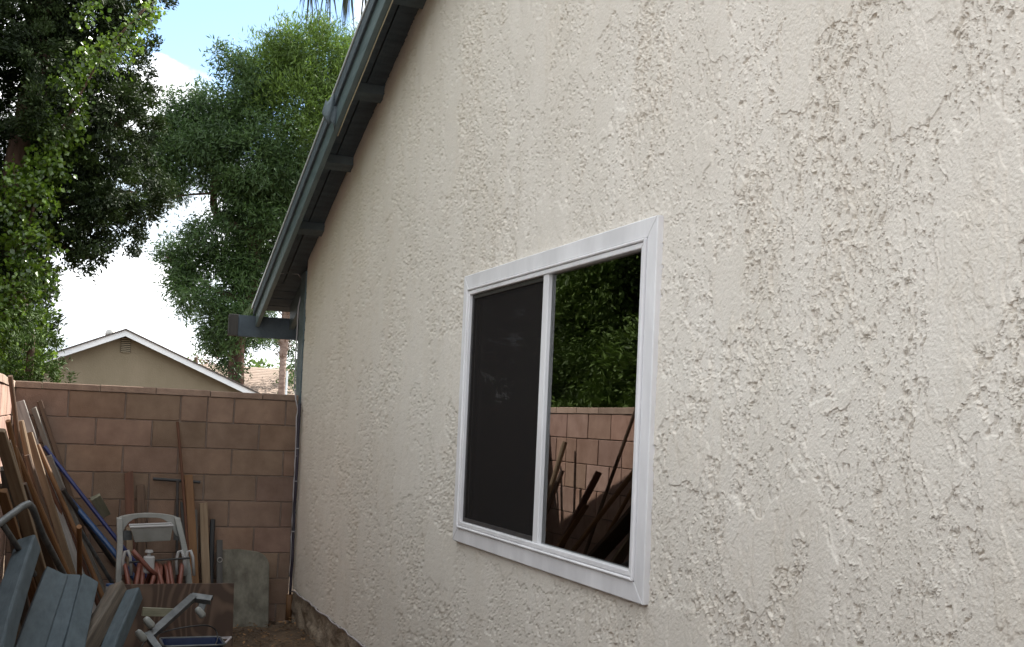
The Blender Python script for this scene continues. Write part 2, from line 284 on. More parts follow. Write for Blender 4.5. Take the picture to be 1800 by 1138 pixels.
# ================================================================ THE HOUSE
D = 1.80; YC = 9.19; SL = .385; Z0 = EYE+1.258; YR = 2.5
def zs(y): return Z0+SL*(9.207-max(y, YR)) - SL*max(0, YR-y)
house = empty('house', (D, YC, 0), 'house with cream rough stucco gable wall and dark blue-grey eaves', 'house')
def hp(o):                                    # parent keeping world coordinates
    o.parent = house; o.matrix_parent_inverse = Matrix.Translation(-Vector((D, YC, 0))); return o
ZB = EYE-1.385                                # bottom edge of the stucco
WY0, WY1, WZ0, WZ1 = 3.267, 5.185, EYE-.5616, EYE+.7075      # outer edges of the window trim
def stucco():
    # rows/columns spaced more finely where the wall is near
    ys = [YC]
    while ys[-1] > 1.35: ys.append(ys[-1]-max(.0018, .78*ys[-1]**2/2048))
    ys = np.array(ys+[1.2, .9, .5, 0, -1, -2.5, -4.4])
    k = .82/1138
    v = np.concatenate([np.linspace(-1.3, -.27, 60)[:-1], np.arange(-.27, .56, k), np.linspace(.565, 1.8, 70)])
    Yg, Vg = np.meshgrid(ys, v, indexing='ij')
    yy = np.maximum(Yg, 1.2); Zr = EYE+Vg*yy
    top = np.vectorize(zs)(ys)[:, None] + .012
    edge = .006*fbm(ys*30, ys*0, 91, 3)[:, None]
    Zr = np.clip(Zr, ZB+edge, top+.010*fbm(ys*14, ys*0+3, 92, 3)[:, None])
    u, wz = Yg, Zr
    # ---- relief of the trowelled lace stucco
    wu = u+.012*fbm(u*14, wz*10, 21, 3); ww = wz+.016*fbm(u*12+9, wz*12, 24, 3)
    band = fbm(u*5.5+3, wz*1.5, 31, 3)                       # vertical drags
    patch = fbm(wu*3.2, ww*2.4, 35, 4)
    wob = .05*fbm(u*50, wz*34, 37, 3)
    P = fbm(wu*7.5, ww*2.4, 33, 4, .5)+wob; P2 = fbm(wu*15+9, ww*5+3, 34, 3, .5)+wob
    line = lambda q, t, w_: np.exp(-((q-t)/w_)**2)
    edge_ = np.maximum(line(P, .02, .13), .8*line(P, .42, .09)); edge_ = np.maximum(edge_, .75*line(P2, .1, .11))
    rough = np.clip(edge_*sst(-.62, .22, .7*patch+.45*band+.5*fbm(u*1.1+7, wz*.9, 39, 2))*1.08+.18*sst(.1, .55, patch+.35*band), 0, 1)
    f1 = fbm(wu*135, ww*58, 41, 3, .62)
    f2 = fbm(wu*62+5, ww*28, 45, 4, .6)
    f3 = fbm(wu*100+70, ww*38, 51, 3)
    flakes = sst(0, .07, f1-.74+.72*rough)*.0021 + sst(0, .05, f2-.68+.60*rough)*.0022
    pits = sst(0, .10, f3-.72+.62*rough)*.0060
    # broad knife strokes with a ragged lower lip
    st = fbm(wu*4.2+.5*ww+40, ww*3.1-.35*wu, 55, 4, .5)+.035*fbm(u*60, wz*50, 56, 3); str1 = sst(.12, .16, st)*.0026
    st2 = P; str2 = sst(-.02, .035, P)*.0021+sst(.40, .455, P)*.0016
    ln = fbm(u*60+8*wz, wz*6, 61, 2)*.0003
    smooth_ = 1-sst(.14, .24, st)*.85
    und = .0025*fbm(u*1.6, wz*1.3, 64, 3)
    h = und + (flakes-pits)*smooth_ + str1+str2+ln + .0005*fbm(u*190, wz*170, 67, 2)
    far = np.clip(1.2-u/11, .5, 1)
    h = h*far*1.15
    # the rough coat sags: relief droops a little under gravity
    Zd = np.clip(wz-(flakes+str1)*.55, ZB-.01, None)
    Zd = np.where(wz >= top-.02, wz, Zd)
    V = np.stack([D-h, u, Zd], -1).reshape(-1, 3)
    Fq = gridf(*u.shape); c0 = Yg.ravel()[Fq]; cz = wz.ravel()[Fq]
    inwin = (c0.min(1) > WY0+.03) & (c0.max(1) < WY1-.03) & (cz.min(1) > WZ0+.03) & (cz.max(1) < WZ1-.03)
    flat = (cz.max(1)-cz.min(1)) < 1e-5
    Fq = Fq[~(inwin | flat)]
    used, inv = np.unique(Fq, return_inverse=True)
    rf = rough.ravel()[Fq].mean(1)[:, None]; st_ = np.clip(.5+.5*fbm(u*2.2, wz*.6, 77, 4), 0, 1).ravel()[Fq].mean(1)[:, None]
    tn = 1-(rf*.03+st_*.010)*np.array([.6, 1.0, 1.55])
    o = npmesh('gable_wall', V[used], inv.reshape(Fq.shape), 'stucco', smooth=True, tint=tn)
    return hp(o)
stucco()
b = MB()                                     # wall body behind the stucco, foundation, far side walls
hp(MB().box(D+.03, D+.2, -4.3, YC-.02, 0, ZB+.02).build('foundation', 'concrete'))
def found():
    ys = np.linspace(-1, YC-.02, 420); z = np.linspace(-.02, ZB, 14); Yg, Zg2 = np.meshgrid(ys, z, indexing='ij')
    h = .012*fbm(Yg*9, Zg2*9, 70, 5)+.02*sst(.1, .3, fbm(Yg*5, Zg2*5, 75, 4))+.0*Yg
    V = np.stack([D+.012-h+.05*(Zg2/ZB)*0, Yg, Zg2], -1).reshape(-1, 3)
    hp(npmesh('footing', V, gridf(*Yg.shape), 'concrete', smooth=True))
found()
hp(MB().box(D+.2, 12, YC-.16, YC-.02, 0, Z0-.1).build('rear_wall', 'tan_stucco'))
# soffit boards (roof deck seen from below): strips running along the rake
XO = D-.275                                  # outer face of the barge board
YE = 10.12                                   # eave
def slope_box(x0, x1, y0, y1, za, zb):       # box following the roof slope between y0 and y1
    f = lambda y: Z0+SL*(9.207-y)
    return [(x0,y0,f(y0)+za),(x1,y0,f(y0)+za),(x1,y1,f(y1)+za),(x0,y1,f(y1)+za),(x0,y0,f(y0)+zb),(x1,y0,f(y0)+zb),(x1,y1,f(y1)+zb),(x0,y1,f(y1)+zb)]
BF = [(0,3,2,1),(4,5,6,7),(0,1,5,4),(1,2,6,5),(2,3,7,6),(3,0,4,7)]
hp(MB().add(slope_box(XO+.036, XO+.150, YR, 9.62, .004, .018), BF).build('soffit_board', 'soffit'))
hp(MB().add(slope_box(XO+.158, D+.25, YR, 9.62, .001, .018), BF).build('soffit_board', 'soffit'))
for k in range(4):                           # starter boards at the eave, running across
    y0 = 9.60+k*.135
    hp(MB().add(slope_box(XO+.036, D+3, y0+.006, min(y0+.129, YE-.02), .002+.001*(k % 2), .017), BF).build('soffit_board', 'soffit'))
hp(MB().add(slope_box(XO-.012, 12, YR, YE+.02, .0195, .030), BF).build('roof', 'roofing'))
f = lambda y: Z0+SL*(9.207-y)
hp(MB().add([(XO+.02, -4.6, 2*f(YR)-f(2*YR+4.6)+.0195), (12, -4.6, 2*f(YR)-f(2*YR+4.6)+.0195), (12, YR, f(YR)+.0195), (XO+.02, YR, f(YR)+.0195)]+[(XO+.02, -4.6, f(2*YR+4.6)+.030), (12, -4.6, f(2*YR+4.6)+.030), (12, YR-.001, f(YR)+.030), (XO+.02, YR-.001, f(YR)+.030)], [(4,5,6,7)]).build('roof_rear', 'roofing'))
hp(MB().add(slope_box(XO, XO+.034, YR, 9.98, -.206, .0), BF).build('barge_board', 'barge_paint', bevel=.004))
hp(MB().add(slope_box(XO-.0175, XO-.001, YR, 10.04, -.085, .012), BF).build('shingle_mould', 'soffit', bevel=.003))
hp(MB().add(slope_box(XO-.024, XO-.0185, YR, 10.10, .004, .026), BF).build('drip_edge', 'drip'))
for y in [4.45, 5.27, 6.12, 6.98, 7.75, 8.62]:
    hp(MB().add(slope_box(XO+.036, D+.12, y, y+.085, -.060, .0), BF).build('outrigger', 'outrig', bevel=.003))
zf0 = EYE+.665
hp(MB().box(D-.42, D+8, 10.0, 10.04, zf0, zf0+.185).build('fascia', 'soffit', bevel=.003))
hp(MB().box(D-.50, D-.42, 9.985, 10.05, zf0+.002, zf0+.187).build('fascia_end', 'w_side', bevel=.004))
for x in (D+.02, D+.62):
    hp(MB().add(slope_box(x, x+.045, YC+.0, 9.998, -.20, -.002), BF).build('rafter_tail', 'blue_paint', bevel=.003))
hp(MB().box(D-.012, D+.03, YC+.004, YC+.21, EYE-1.2, f(YC+.21)-.005).build('corner_board', 'blue_paint', bevel=.003))
# bent metal flap hanging over the barge board
pf = atx(579, 197, XO-.035)
fl = MB(); vs = []
for i in range(9):
    for j in range(7):
        a, c = i/8-.5, j/6-.5
        vs.append((pf.x+a*.10*(1-.35*abs(c)*2), pf.y-.03-.03*c_(a*3)+.05*c*c+.012*s_(9*a+4*c), pf.z-c*.17+.03*s_(a*5)-.05*max(0, c)*a*4))
fl.add(vs, [(i*7+j, (i+1)*7+j, (i+1)*7+j+1, i*7+j+1) for i in range(8) for j in range(6)])
o = hp(fl.build('metal_flap', 'outrig', smooth=True)); so_ = o.modifiers.new('t', 'SOLIDIFY'); so_.thickness = .004
# window
win = MB()
def ring(y0, y1, z0, z1, wl, x0, x1, wr=None, wb=None):   # four mitred rails butted end to end
    m_ = MB(); wr = wr or wl; wb = wb or wl
    m_.prism([(x0,y0,z0),(x0,y1,z0),(x0,y1-wl,z0+wb),(x0,y0+wr,z0+wb)], (x1-x0,0,0)); m_.prism([(x0,y1,z1),(x0,y0,z1),(x0,y0+wr,z1-wl),(x0,y1-wl,z1-wl)], (x1-x0,0,0))
    m_.prism([(x0,y1,z0),(x0,y1,z1),(x0,y1-wl,z1-wl),(x0,y1-wl,z0+wb)], (x1-x0,0,0)); m_.prism([(x0,y0,z1),(x0,y0,z0),(x0,y0+wr,z0+wb),(x0,y0+wr,z1-wl)], (x1-x0,0,0)); return m_
wfr = hp(ring(WY0, WY1, WZ0, WZ1, .066, D-.026, D+.02).build('window', 'white_vinyl', bevel=.004))
def wp(o): o.parent = wfr; return o
a, b2, c, d = WY0+.067, WY1-.067, WZ0+.067, WZ1-.067
wp(ring(a, b2, c, d, .011, D-.036, D+.02).build('trim_bead', 'white_vinyl', bevel=.005))
wp(ring(a+.012, b2-.012, c+.012, d-.012, .020, D-.030, D+.03).build('window_frame', 'white_vinyl', bevel=.004))
a, b2, c, d = a+.033, b2-.033, c+.033, d-.033
ym = atx(952, 700, D-.02).y
wp(MB().box(D-.024, D+.03, ym-.026, ym+.026, c-.003, d+.003).build('mullion', 'white_vinyl', bevel=.004))
wp(ring(ym+.027, b2+.001, c, d, .018, D-.014, D+.004).build('screen_frame', 'dark_metal', bevel=.002))
wp(MB().box(D-.008, D-.007, ym+.044, b2-.017, c+.017, d-.017).build('insect_screen', 'screen'))
wp(MB().box(D+.012, D+.015, ym+.0, b2+.01, c-.01, d+.01).build('pane', 'glass'))
wp(MB().box(D-.006, D-.003, a-.01, ym+.01, c-.01, d+.01).build('pane', 'glass'))
wp(MB().box(D-.002, D+.03, ym-.075, ym-.027, c, d).build('sash_stile', 'blue_paint'))
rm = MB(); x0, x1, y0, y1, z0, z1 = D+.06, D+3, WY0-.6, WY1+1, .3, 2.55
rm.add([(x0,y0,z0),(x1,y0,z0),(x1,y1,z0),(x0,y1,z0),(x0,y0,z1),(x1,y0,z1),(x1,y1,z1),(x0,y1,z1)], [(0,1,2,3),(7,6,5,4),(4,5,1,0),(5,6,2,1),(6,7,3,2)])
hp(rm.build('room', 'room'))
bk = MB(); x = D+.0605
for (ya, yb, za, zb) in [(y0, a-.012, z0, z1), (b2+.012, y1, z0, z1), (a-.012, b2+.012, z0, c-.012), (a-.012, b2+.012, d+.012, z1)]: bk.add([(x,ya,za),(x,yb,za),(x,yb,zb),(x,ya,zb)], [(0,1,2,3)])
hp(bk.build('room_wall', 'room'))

# ================================================================ BLOCK WALLS
B = .2032; ZT = EYE+.120
def blockwall(name, ax, off, length, org, u0, label, nrm, bm='block', cm='cap'):
    # ax: direction along, nrm: outward face normal; org: point where u=0 on the face plane
    ax, nrm, org = Vector(ax), Vector(nrm), Vector(org)
    root = empty(name, (org.x, org.y, 0), label, 'wall')
    def P(u, d, z): q = org+ax*u-nrm*d; return (q.x-org.x, q.y-org.y, z)
    def bx(u0, u1, d0, d1, z0, z1, chip=.0):
        return [P(u0,d0,z0),P(u1,d0,z0),P(u1,d1,z0),P(u0,d1,z0),P(u0,d0,z1),P(u1,d0,z1),P(u1,d1,z1),P(u0,d1,z1)]
    us, ue = off, off+length
    flip = ax.cross(-nrm).z < 0
    FF = [t[::-1] for t in BF] if flip else BF
    m = MB().add(bx(us, ue, .009, .144, -.05, ZT-.001), FF).build('mortar', 'mortar', root)
    V, Fs, T = [], [], []
    rr = random.Random(5)
    g = .0045
    def blk(a, b_, z0, z1, tt, dd):
        # front face with chamfered arris
        k = len(V); j = lambda: rr.uniform(-.0015, .0015); cz = .004
        V.extend([P(a+j(), .009+dd, z0+j()), P(b_+j(), .009+dd, z0+j()), P(b_+j(), .009+dd, z1+j()), P(a+j(), .009+dd, z1+j()),
                  P(a+cz+j(), dd, z0+cz+j()), P(b_-cz+j(), dd, z0+cz+j()), P(b_-cz+j(), dd, z1-cz+j()), P(a+cz+j(), dd, z1-cz+j()),
                  ])
        q = [(4,5,6,7),(0,1,5,4),(1,2,6,5),(2,3,7,6),(3,0,4,7)]
        for t in q: Fs.append([i+k for i in (t[::-1] if flip else t)]); T.append(tt)
    for r_ in range(9):
        z1 = ZT-B*r_-g*.6; z0 = ZT-B*(r_+1)+g*.6; o_ = u0+(.2032 if r_ % 2 else 0)
        if r_ == 8: z0 = -.03
        cuts = [us]+[x for x in (o_+.4064*i for i in range(-60, 60)) if us+.03 < x < ue-.03]+[ue]
        if name == 'rear_block_wall' : pass
        for a_, b_ in zip(cuts[:-1], cuts[1:]):
            t = rr.uniform(.84, 1.14); tt = (t*rr.uniform(.97, 1.05), t, t*rr.uniform(.92, 1.04))
            dd = rr.uniform(0, .002)
            if rr.random() < .12 and b_-a_ > .3:
                mm = (a_+b_)/2; blk(a_+g, mm-g*.6, z0, z1, tt, dd); blk(mm+g*.6, b_-g, z0, z1, tuple(x*1.08 for x in tt), dd)
            else: blk(a_+g, b_-g, z0, z1, tt, dd)
    npmesh('blocks', np.array(V), np.array(Fs), bm, root, tint=np.array(T))
    # back faces: the same wall seen from the neighbour's side stays plain mortar-washed block
    V, Fs, T = [], [], []
    o_ = u0-.19; cuts = [us]+[x for x in (o_+.4064*i for i in range(-60, 60)) if us+.03 < x < ue-.03]+[ue]
    for a_, b_ in zip(cuts[:-1], cuts[1:]):
        k = len(V); dz = rr.uniform(-.003, .003); h_ = EYE+.168+dz; dd = rr.uniform(-.003, .003); cz = .005
        q0 = bx(a_+.003, b_-.003, -.008+dd, .162+dd, ZT+.001, h_-cz); q1 = bx(a_+.003+cz, b_-.003-cz, -.008+dd+cz, .162+dd-cz, 0, h_)[4:]
        V.extend([q0[i] for i in range(8)]+q1); t = rr.uniform(.85, 1.15)
        for t_ in [(0,3,2,1),(8,9,10,11),(0,1,5,4),(1,2,6,5),(2,3,7,6),(3,0,4,7),(4,5,9,8),(5,6,10,9),(6,7,11,10),(7,4,8,11)]: Fs.append([i+k for i in (t_[::-1] if flip else t_)]); T.append((t, t, t))
    npmesh('cap_blocks', np.array(V), np.array(Fs), cm, root, tint=np.array(T))
    return root
YW = 9.153; XL = -.335
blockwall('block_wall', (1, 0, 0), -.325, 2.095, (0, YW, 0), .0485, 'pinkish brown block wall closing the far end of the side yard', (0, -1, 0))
blockwall('block_wall', (0, 1, 0), -3, YW+3+.144, (XL, 0, 0), .12, 'sunlit block wall along the left side with lumber leaning on it', (1, 0, 0), 'block_sunny', 'cap_sunny')

# ================================================================ CABLES AND PIPE AT THE CORNER
cp = []
for y in np.linspace(5.0, 9.0, 30): cp.append((XO+.036, y, f(y)-.208-.006*abs(s_(y*5))))
cb = MB().tube(cp[:17], .0035, 6).build('cable', 'cream', smooth=True, label='thin cream cable running under the dark barge board of the rake', cat='cable')
rr = random.Random(3)
p1 = atx(490, 482, XO+.05)
pts = [(XO+.05, 9.42, EYE+1.03), (XO+.15, 9.43, EYE+1.055), (D-.05, 9.44, EYE+1.06), (D-.028, 9.40, EYE+1.04), (D-.022, 9.36, EYE+.95)]
pts = [at(485, 481, 9.45), at(505, 480, 9.44), at(523, 482, 9.42), at(530, 489, 9.40), at(531, 505, 9.39), at(529, 520, 9.39)]
for z in np.linspace(EYE+.9, EYE+.22, 8): pts.append((D-.026-.004*rr.random(), 9.37, z))
pts += [(D-.06, 9.15, EYE+.19), (D-.055, 9.135, EYE+.13)]
for z in np.linspace(EYE+.05, .34, 22): pts.append((D-.030-.012*rr.random(), 9.13-.05*(EYE-z)/1.4+.01*rr.random(), z))
MB().tube(pts, .0055, 6).build('cable', 'cable', smooth=True, label='white cable dropping down the blue corner board of the house', cat='cable')
pts = []
for i, y in enumerate(np.linspace(9.06, 1.2, 90)): pts.append((D-.022-.010*rr.random(), y, ZB+.006+.014*rr.random()-.03*(i == 0)))
MB().tube(pts, .006, 6).build('cable', 'cable', smooth=True, label='lumpy white cable along the bottom edge of the stucco wall', cat='cable')
root = empty('drain_pipe', (D-.03, 9.10, 0), 'dark purple-black pipe in the gap between block wall and house', 'pipe')
pt = [(0, -.02+(.010*s_(z*9)+.006*s_(z*23)), z) for z in np.linspace(.20, EYE+.1, 24)]
MB().tube(pt, .012, 10).build('pipe', 'purple', root, smooth=True)
MB().tube([(-.005, -.02, .0), (-.005, -.02, .2)], .026, 10).build('pipe_foot', 'w_orange', root, smooth=True)
for z in [1.36, 1.30, 1.10, .70]:
    MB().tube([(c_(a_)*.014, -.02+.008*s_(z*9)+s_(a_)*.014, z) for a_ in np.linspace(0, 6.28, 13)[:-1]], .0035, 5, closed=True).build('clip', 'plastic_w', root)

# ================================================================ LUMBER
def lean(px0, py0, Y0, px1, py1, pyb=1112):   # top end at distance Y0, foot on the ground along the same sight line
    t = (pyb-py0)/(py1-py0); pb = atz(px0+(px1-px0)*t, pyb, .012); return pb, at(px0, py0, Y0)
GL = 'old lumber leaning in the corner of the two block walls'
LUM = [ # kind, top, along, width/radius, thickness, material, label, pyb
 ('stick', (18,661,7.35), (44,870), .014, 0, 'w_brown', 'tallest dark brown stick, its tip above the cap of the left block wall', 1150),
 ('board', (31,705,9.05), (99,900), .085, .022, 'w_white', 'wide weathered whitish board leaning in the far corner of the block walls', 1112),
 ('stick', (36,740,8.5), (66,891), .022, 0, 'w_tan', 'pale round-topped wooden pole leaning against the left block wall', 1118),
 ('board', (58,714,9.05), (105,848), .035, .03, 'w_grey', 'thin grey-brown batten, second from the right in the corner', 1105),
 ('board', (68,702,9.08), (134,900), .035, .03, 'w_brown', 'thin brown batten reaching highest on the rear block wall beside the whitish board', 1100),
 ('stick', (66,782,8.9), (116,900), .017, 0, 'w_orange', 'orange-brown broom handle leaning right of the whitish board', 1112),
 ('board', (-3,752,6.25), (35,880), .06, .03, 'w_tan', 'broad tan-brown plank at the left edge against the sunlit wall', 1180),
 ('stick', (24,786,7.2), (72,900), .019, 0, 'w_orange', 'yellowish orange pole crossing low over the brown planks', 1140),
 ('board', (33,800,7.8), (62,900), .05, .022, 'w_red', 'reddish brown lath leaning behind the pale pole', 1130),
 ('board', (6,775,6.6), (50,930), .07, .03, 'w_tan', 'tan plank leaning low on the left wall beside the dark brown plank', 1165),
 ('board', (20,850,7.0), (70,985), .15, .03, 'w_brown', 'rough brown bark-edged plank behind the blue-grey timbers', 1140),
 ('stick', (139,926,7.9), (136,1016), .017, 0, 'w_orange', 'short upright orange-brown peg of wood among the leaning poles', 1100),
 ('board', (167,872,9.0), (204,940), .075, .018, 'pale', 'short pale greenish board slanting left of the white hose cart', 1060),
 ('stick', (110,860,8.8), (204,995), .017, 0, 'dark_metal', 'dark grey metal rod slanting under the blue poles', 1080),
 ('stick', (140,930,8.6), (188,1009), .014, 0, 'grey_metal', 'thin grey rod low among the slanting poles', 1095),
 ('stick', (48,800,8.4), (100,960), .02, 0, 'w_brown', 'dark brown pole hidden between the whitish board and pale pole', 1120),
 ('board', (85,800,8.95), (150,960), .04, .02, 'w_grey', 'narrow grey lath between the orange-brown handle and blue pole', 1105),
 ('board', (44,870,7.9), (105,1010), .045, .03, 'w_orange', 'orange tinted batten low in front of the whitish board', 1130),
 ('stick', (14,740,7.0), (58,960), .015, 0, 'w_orange', 'slim orange pole between the tallest dark stick and the pale pole', 1150),
 ('board', (50,760,8.8), (112,960), .05, .02, 'w_tan', 'tan lath tight against the right edge of the whitish board', 1110),
 ('stick', (76,830,8.9), (140,985), .016, 0, 'w_red', 'dark reddish rod crossing behind the orange-brown handle', 1108),
 ('board', (2,860,6.3), (40,985), .05, .03, 'w_orange', 'orange-brown plank end just above the blue-grey timbers at the left edge', 1175),
 ('board', (10,820,6.9), (28,960), .06, .03, 'w_grey', 'grey plank end under the bent metal tube', 1160),
]
for i, (k, tp, al, a_, t_, m, lb, pyb) in enumerate(LUM):
    p0, p1 = lean(*tp, *al, pyb=pyb)
    if k == 'stick': stick('wooden_pole' if 'metal' not in m else 'metal_rod', p0, p1, a_, m, lb, 'pole', GL, seed=i, bow=.012)
    else: board('plank', p0, p1, a_, t_, m, lb, 'plank', GL, seed=i, twist=random.uniform(-.35, .35), ragged=.02)
p0, p1 = lean(78, 785, 9.0, 171, 900, 1010); stick('pole', p0 if 0 else at(262, 1020, 8.75), p1, .0145, 'navy', 'dark royal blue plastic pole slanting to the right across the rear block wall', 'pole', GL, bow=.004)
stick('pole', at(262, 1050, 8.7), at(112, 866, 8.95), .020, 'azure', 'lighter blue plastic pole just below the royal blue one', 'pole', GL, bow=.01)
# upright pieces on the rear wall
GU = 'upright offcuts against the rear block wall'
for i, (x0_, y0_, x1_, y1_, w_, t_, m, lb, yb) in enumerate([
  (226,828,232,1000,.062,.022,'w_red','reddish split board upright on the rear wall, left of the others',8.85),
  (226,873,229,1000,.045,.02,'w_tan','short pale stake in front of the reddish split board',8.7),
  (247,846,250,1000,.058,.022,'w_brown','brown upright board behind the top of the white hose cart',8.85),
  (331,833,342,1005,.062,.035,'w_orange','orange-brown stud with pointed top behind the hose cart',8.75),
  (357,880,362,1005,.062,.03,'w_tan','tan upright board between the stud and the black pipe',8.75),
  (322,880,330,1005,.045,.03,'w_side','dark weathered stake left of the orange-brown stud',8.8),
  (344,893,346,1005,.022,.02,'w_grey','thin grey strip standing between stud and tan board',8.7)]):
    t = (1095-y0_)/(y1_-y0_); pb = at(x0_+(x1_-x0_)*t, 1095, yb); pb.z = .01; board('plank', pb, at(x0_, y0_, 9.11), w_, t_, m, lb, 'plank', GU, seed=40+i, ragged=.04)
pb = at(338, 1095, 8.8); pb.z = .01
stick('wooden_pole', pb, at(312, 742, 9.12), .011, 'w_red', 'tall thin reddish handle rising highest on the rear block wall', 'pole', GU)
pb = at(371, 1095, 8.75); pb.z = .01
stick('pipe', pb, at(374, 914, 9.1), .020, 'black', 'short black pipe standing between tan board and concrete slab', 'pipe')
root = empty('t_handled_tool', at(312, 1060, 8.95), 'black T-handled digging tool leaning on the rear block wall', 'tool'); q = root.location.copy(); q.z = .02; root.location = q
MB().tube([at(269, 842, 9.1)-q, at(352, 848, 9.1)-q], .012, 10).build('crossbar', 'black', root)
MB().tube([at(312, 846, 9.09)-q, Vector((0, 0, 0))], .011, 10).build('shaft', 'dark_metal', root)
root = empty('spirit_level', Vector((at(386, 1100, 8.7).x, 8.7, 0)), 'narrow brown level with a round eye standing by the plywood edge', 'level'); q = root.location
tp = at(386, 950, 8.95)-q
o = MB().box(-.022, .022, -.012, .012, 0, tp.length).build('body', 'w_side', root, bevel=.002); setframe(o, (0, 0, 0), tp)
o2 = MB().tube([(.018*c_(a_), 0, .018*s_(a_)) for a_ in np.linspace(0, 6.28, 15)[:-1]], .004, 6, closed=True).build('eye', 'steel', root); o2.location = tp*.78+Vector((0, -.017, 0))

# foreground timbers, blue-grey paint worn
def timber(pt_top, Yt, pt_low, Yl, w_, t_, m, lb, face=(.1, -.6, .8), tw=0, cat='timber', ext=1.5, seed=0):
    a_ = at(*pt_top, Yt); b_ = at(*pt_low, Yl); dirn = (b_-a_).normalized()
    k = (a_.z-.03)/(-dirn.z) if dirn.z < 0 else 2
    e = a_+dirn*min(k, ext)
    return board('timber', e, a_, w_, t_, m, lb, cat, 'timbers lying at the near end of the pile', face=face, twist=tw, seed=seed, ragged=.012)
timber((50,955), 5.9, (2,1110), 4.7, .088, .088, 'w_blue', 'thickest blue-grey timber at the left edge, rising above the others', face=(-.35, -.5, .8), ext=2.2, seed=1)
timber((98,1010), 6.4, (52,1138), 5.4, .118, .045, 'w_blue', 'blue-grey board just right of the thick blue-grey timber', tw=.30, ext=2.2, seed=2)
timber((124,1016), 6.45, (96,1138), 5.5, .10, .04, 'w_blue', 'blue-grey board in the middle of the three side by side', tw=-.12, ext=2.2, seed=3)
timber((156,1020), 6.45, (128,1138), 5.5, .095, .05, 'w_blue', 'blue-grey board with a bright worn left edge beside the brown plank', tw=.38, ext=2.2, seed=4)
timber((209,1036), 6.6, (150,1138), 5.85, .085, .10, 'w_weath', 'rough weathered brown timber lying between two blue-grey ones', face=(-.5, -.5, .7), ext=2.2, seed=5)
timber((237,1046), 6.55, (198,1138), 5.8, .075, .075, 'w_blue', 'rightmost blue-grey timber with a square end near the plywood', face=(-.35, -.5, .8), ext=2.2, seed=6)
# bent grey tube at the left edge
tb = [at(-60, 975, 5.0), at(-8, 925, 5.4), at(40, 890, 5.8), at(50, 886, 5.85), at(57, 893, 5.9), at(75, 940, 6.3), at(112, 1010, 6.9), at(150, 1080, 7.2)]
MB().tube(tb, .017, 10).build('metal_tube', 'grey_metal', smooth=True, label='bent grey metal tube hooked over the lumber at the left edge', cat='tube')
MB().tube([at(2, 918, 5.5), at(28, 958, 5.6), at(60, 1010, 6.0)], .014, 8).build('metal_tube', 'w_side', smooth=True, label='short dull tube under the bent grey one at the left edge', cat='tube')

# ================================================================ HOSE CART AND NEIGHBOURS
HY = 8.45; q = at(266, 1090, HY); q.z = 0
cart = empty('hose_cart', q, 'off-white plastic hose reel cart with tray and orange hose behind the plywood', 'hose cart')
def loc(px, py, Y=HY): return at(px, py, Y)-q
lf = [loc(207, 1085, HY), loc(209, 1000, HY+.02), loc(211, 955, HY+.06), loc(210, 910, HY+.1)]
rt = [loc(338, 1085, HY), loc(330, 1000, HY+.02), loc(322, 955, HY+.06), loc(311, 910, HY+.1)]
def strip(pts, w0, t0): # flattened rail
    m_ = MB()
    for a_, b_ in zip(pts[:-1], pts[1:]):
        dx = Vector((w0/2, 0, 0)); dy = Vector((0, t0/2, 0)); e = (b_-a_).normalized()*.004
        m_.add([a_-dx-dy-e, a_+dx-dy-e, a_+dx+dy-e, a_-dx+dy-e, b_-dx-dy, b_+dx-dy, b_+dx+dy, b_-dx+dy], BF)
    return m_
strip(lf, .042, .05).build('side_rail', 'plastic', cart, bevel=.006); strip(rt, .042, .05).build('side_rail', 'plastic', cart, bevel=.006)
# arched handle
vs = []; n = 17
for i in range(n):
    t = i/(n-1); x_ = 206+t*109; yt = 911-9*math.sin(math.pi*t)**.6; 
    inner = 918+ (26 if t < .12 or t > .88 else 0) - 8*math.sin(math.pi*t)**.6
    if .12 <= t <= .88: inner = 911+ (18*(abs(t-.5)/.38)**4) - 1
    for dy in (-.02, .02):
        vs += [loc(x_, yt, HY+.11)+Vector((0, dy, 0)), loc(x_, inner, HY+.11)+Vector((0, dy, 0))]
fs = []
for i in range(n-1):
    k = 4*i; fs += [(k, k+1, k+5, k+4), (k+2, k+6, k+7, k+3), (k, k+4, k+6, k+2), (k+1, k+3, k+7, k+5)]
fs += [(0, 2, 3, 1), (4*n-4, 4*n-3, 4*n-1, 4*n-2)]
MB().add(vs, fs).build('handle', 'plastic', cart, bevel=.003)
# tray
t0, t1, u0_, u1_ = loc(228, 926), loc(302, 923), loc(236, 952), loc(298, 949)
m_ = MB(); dy0, dy1 = Vector((0, -.09, 0)), Vector((0, .07, 0)); ro = Vector((.012, 0, 0))
T = [t0+dy0, t1+dy0, t1+dy1, t0+dy1]; U = [u0_+dy0*.7, u1_+dy0*.7, u1_+dy1*.7, u0_+dy1*.7]
T2 = [p-(p-(t0+t1)/2)*.1 for p in T]; U2 = [p+Vector((0, 0, .012)) for p in [p-(p-(u0_+u1_)/2)*.1 for p in U]]
m_.add(T+U+T2+U2, [(0,1,5,4),(1,2,6,5),(2,3,7,6),(3,0,4,7),(4,5,6,7),(0,8,9,1),(1,9,10,2),(2,10,11,3),(3,11,8,0),(8,12,13,9),(9,13,14,10),(10,14,15,11),(11,15,12,8),(12,15,14,13)])
m_.build('tray', 'plastic', cart, bevel=.004)
MB().tube([p+Vector((0, 0, .004)) for p in T], .008, 8, closed=True).build('tray_rim', 'plastic_w', cart)
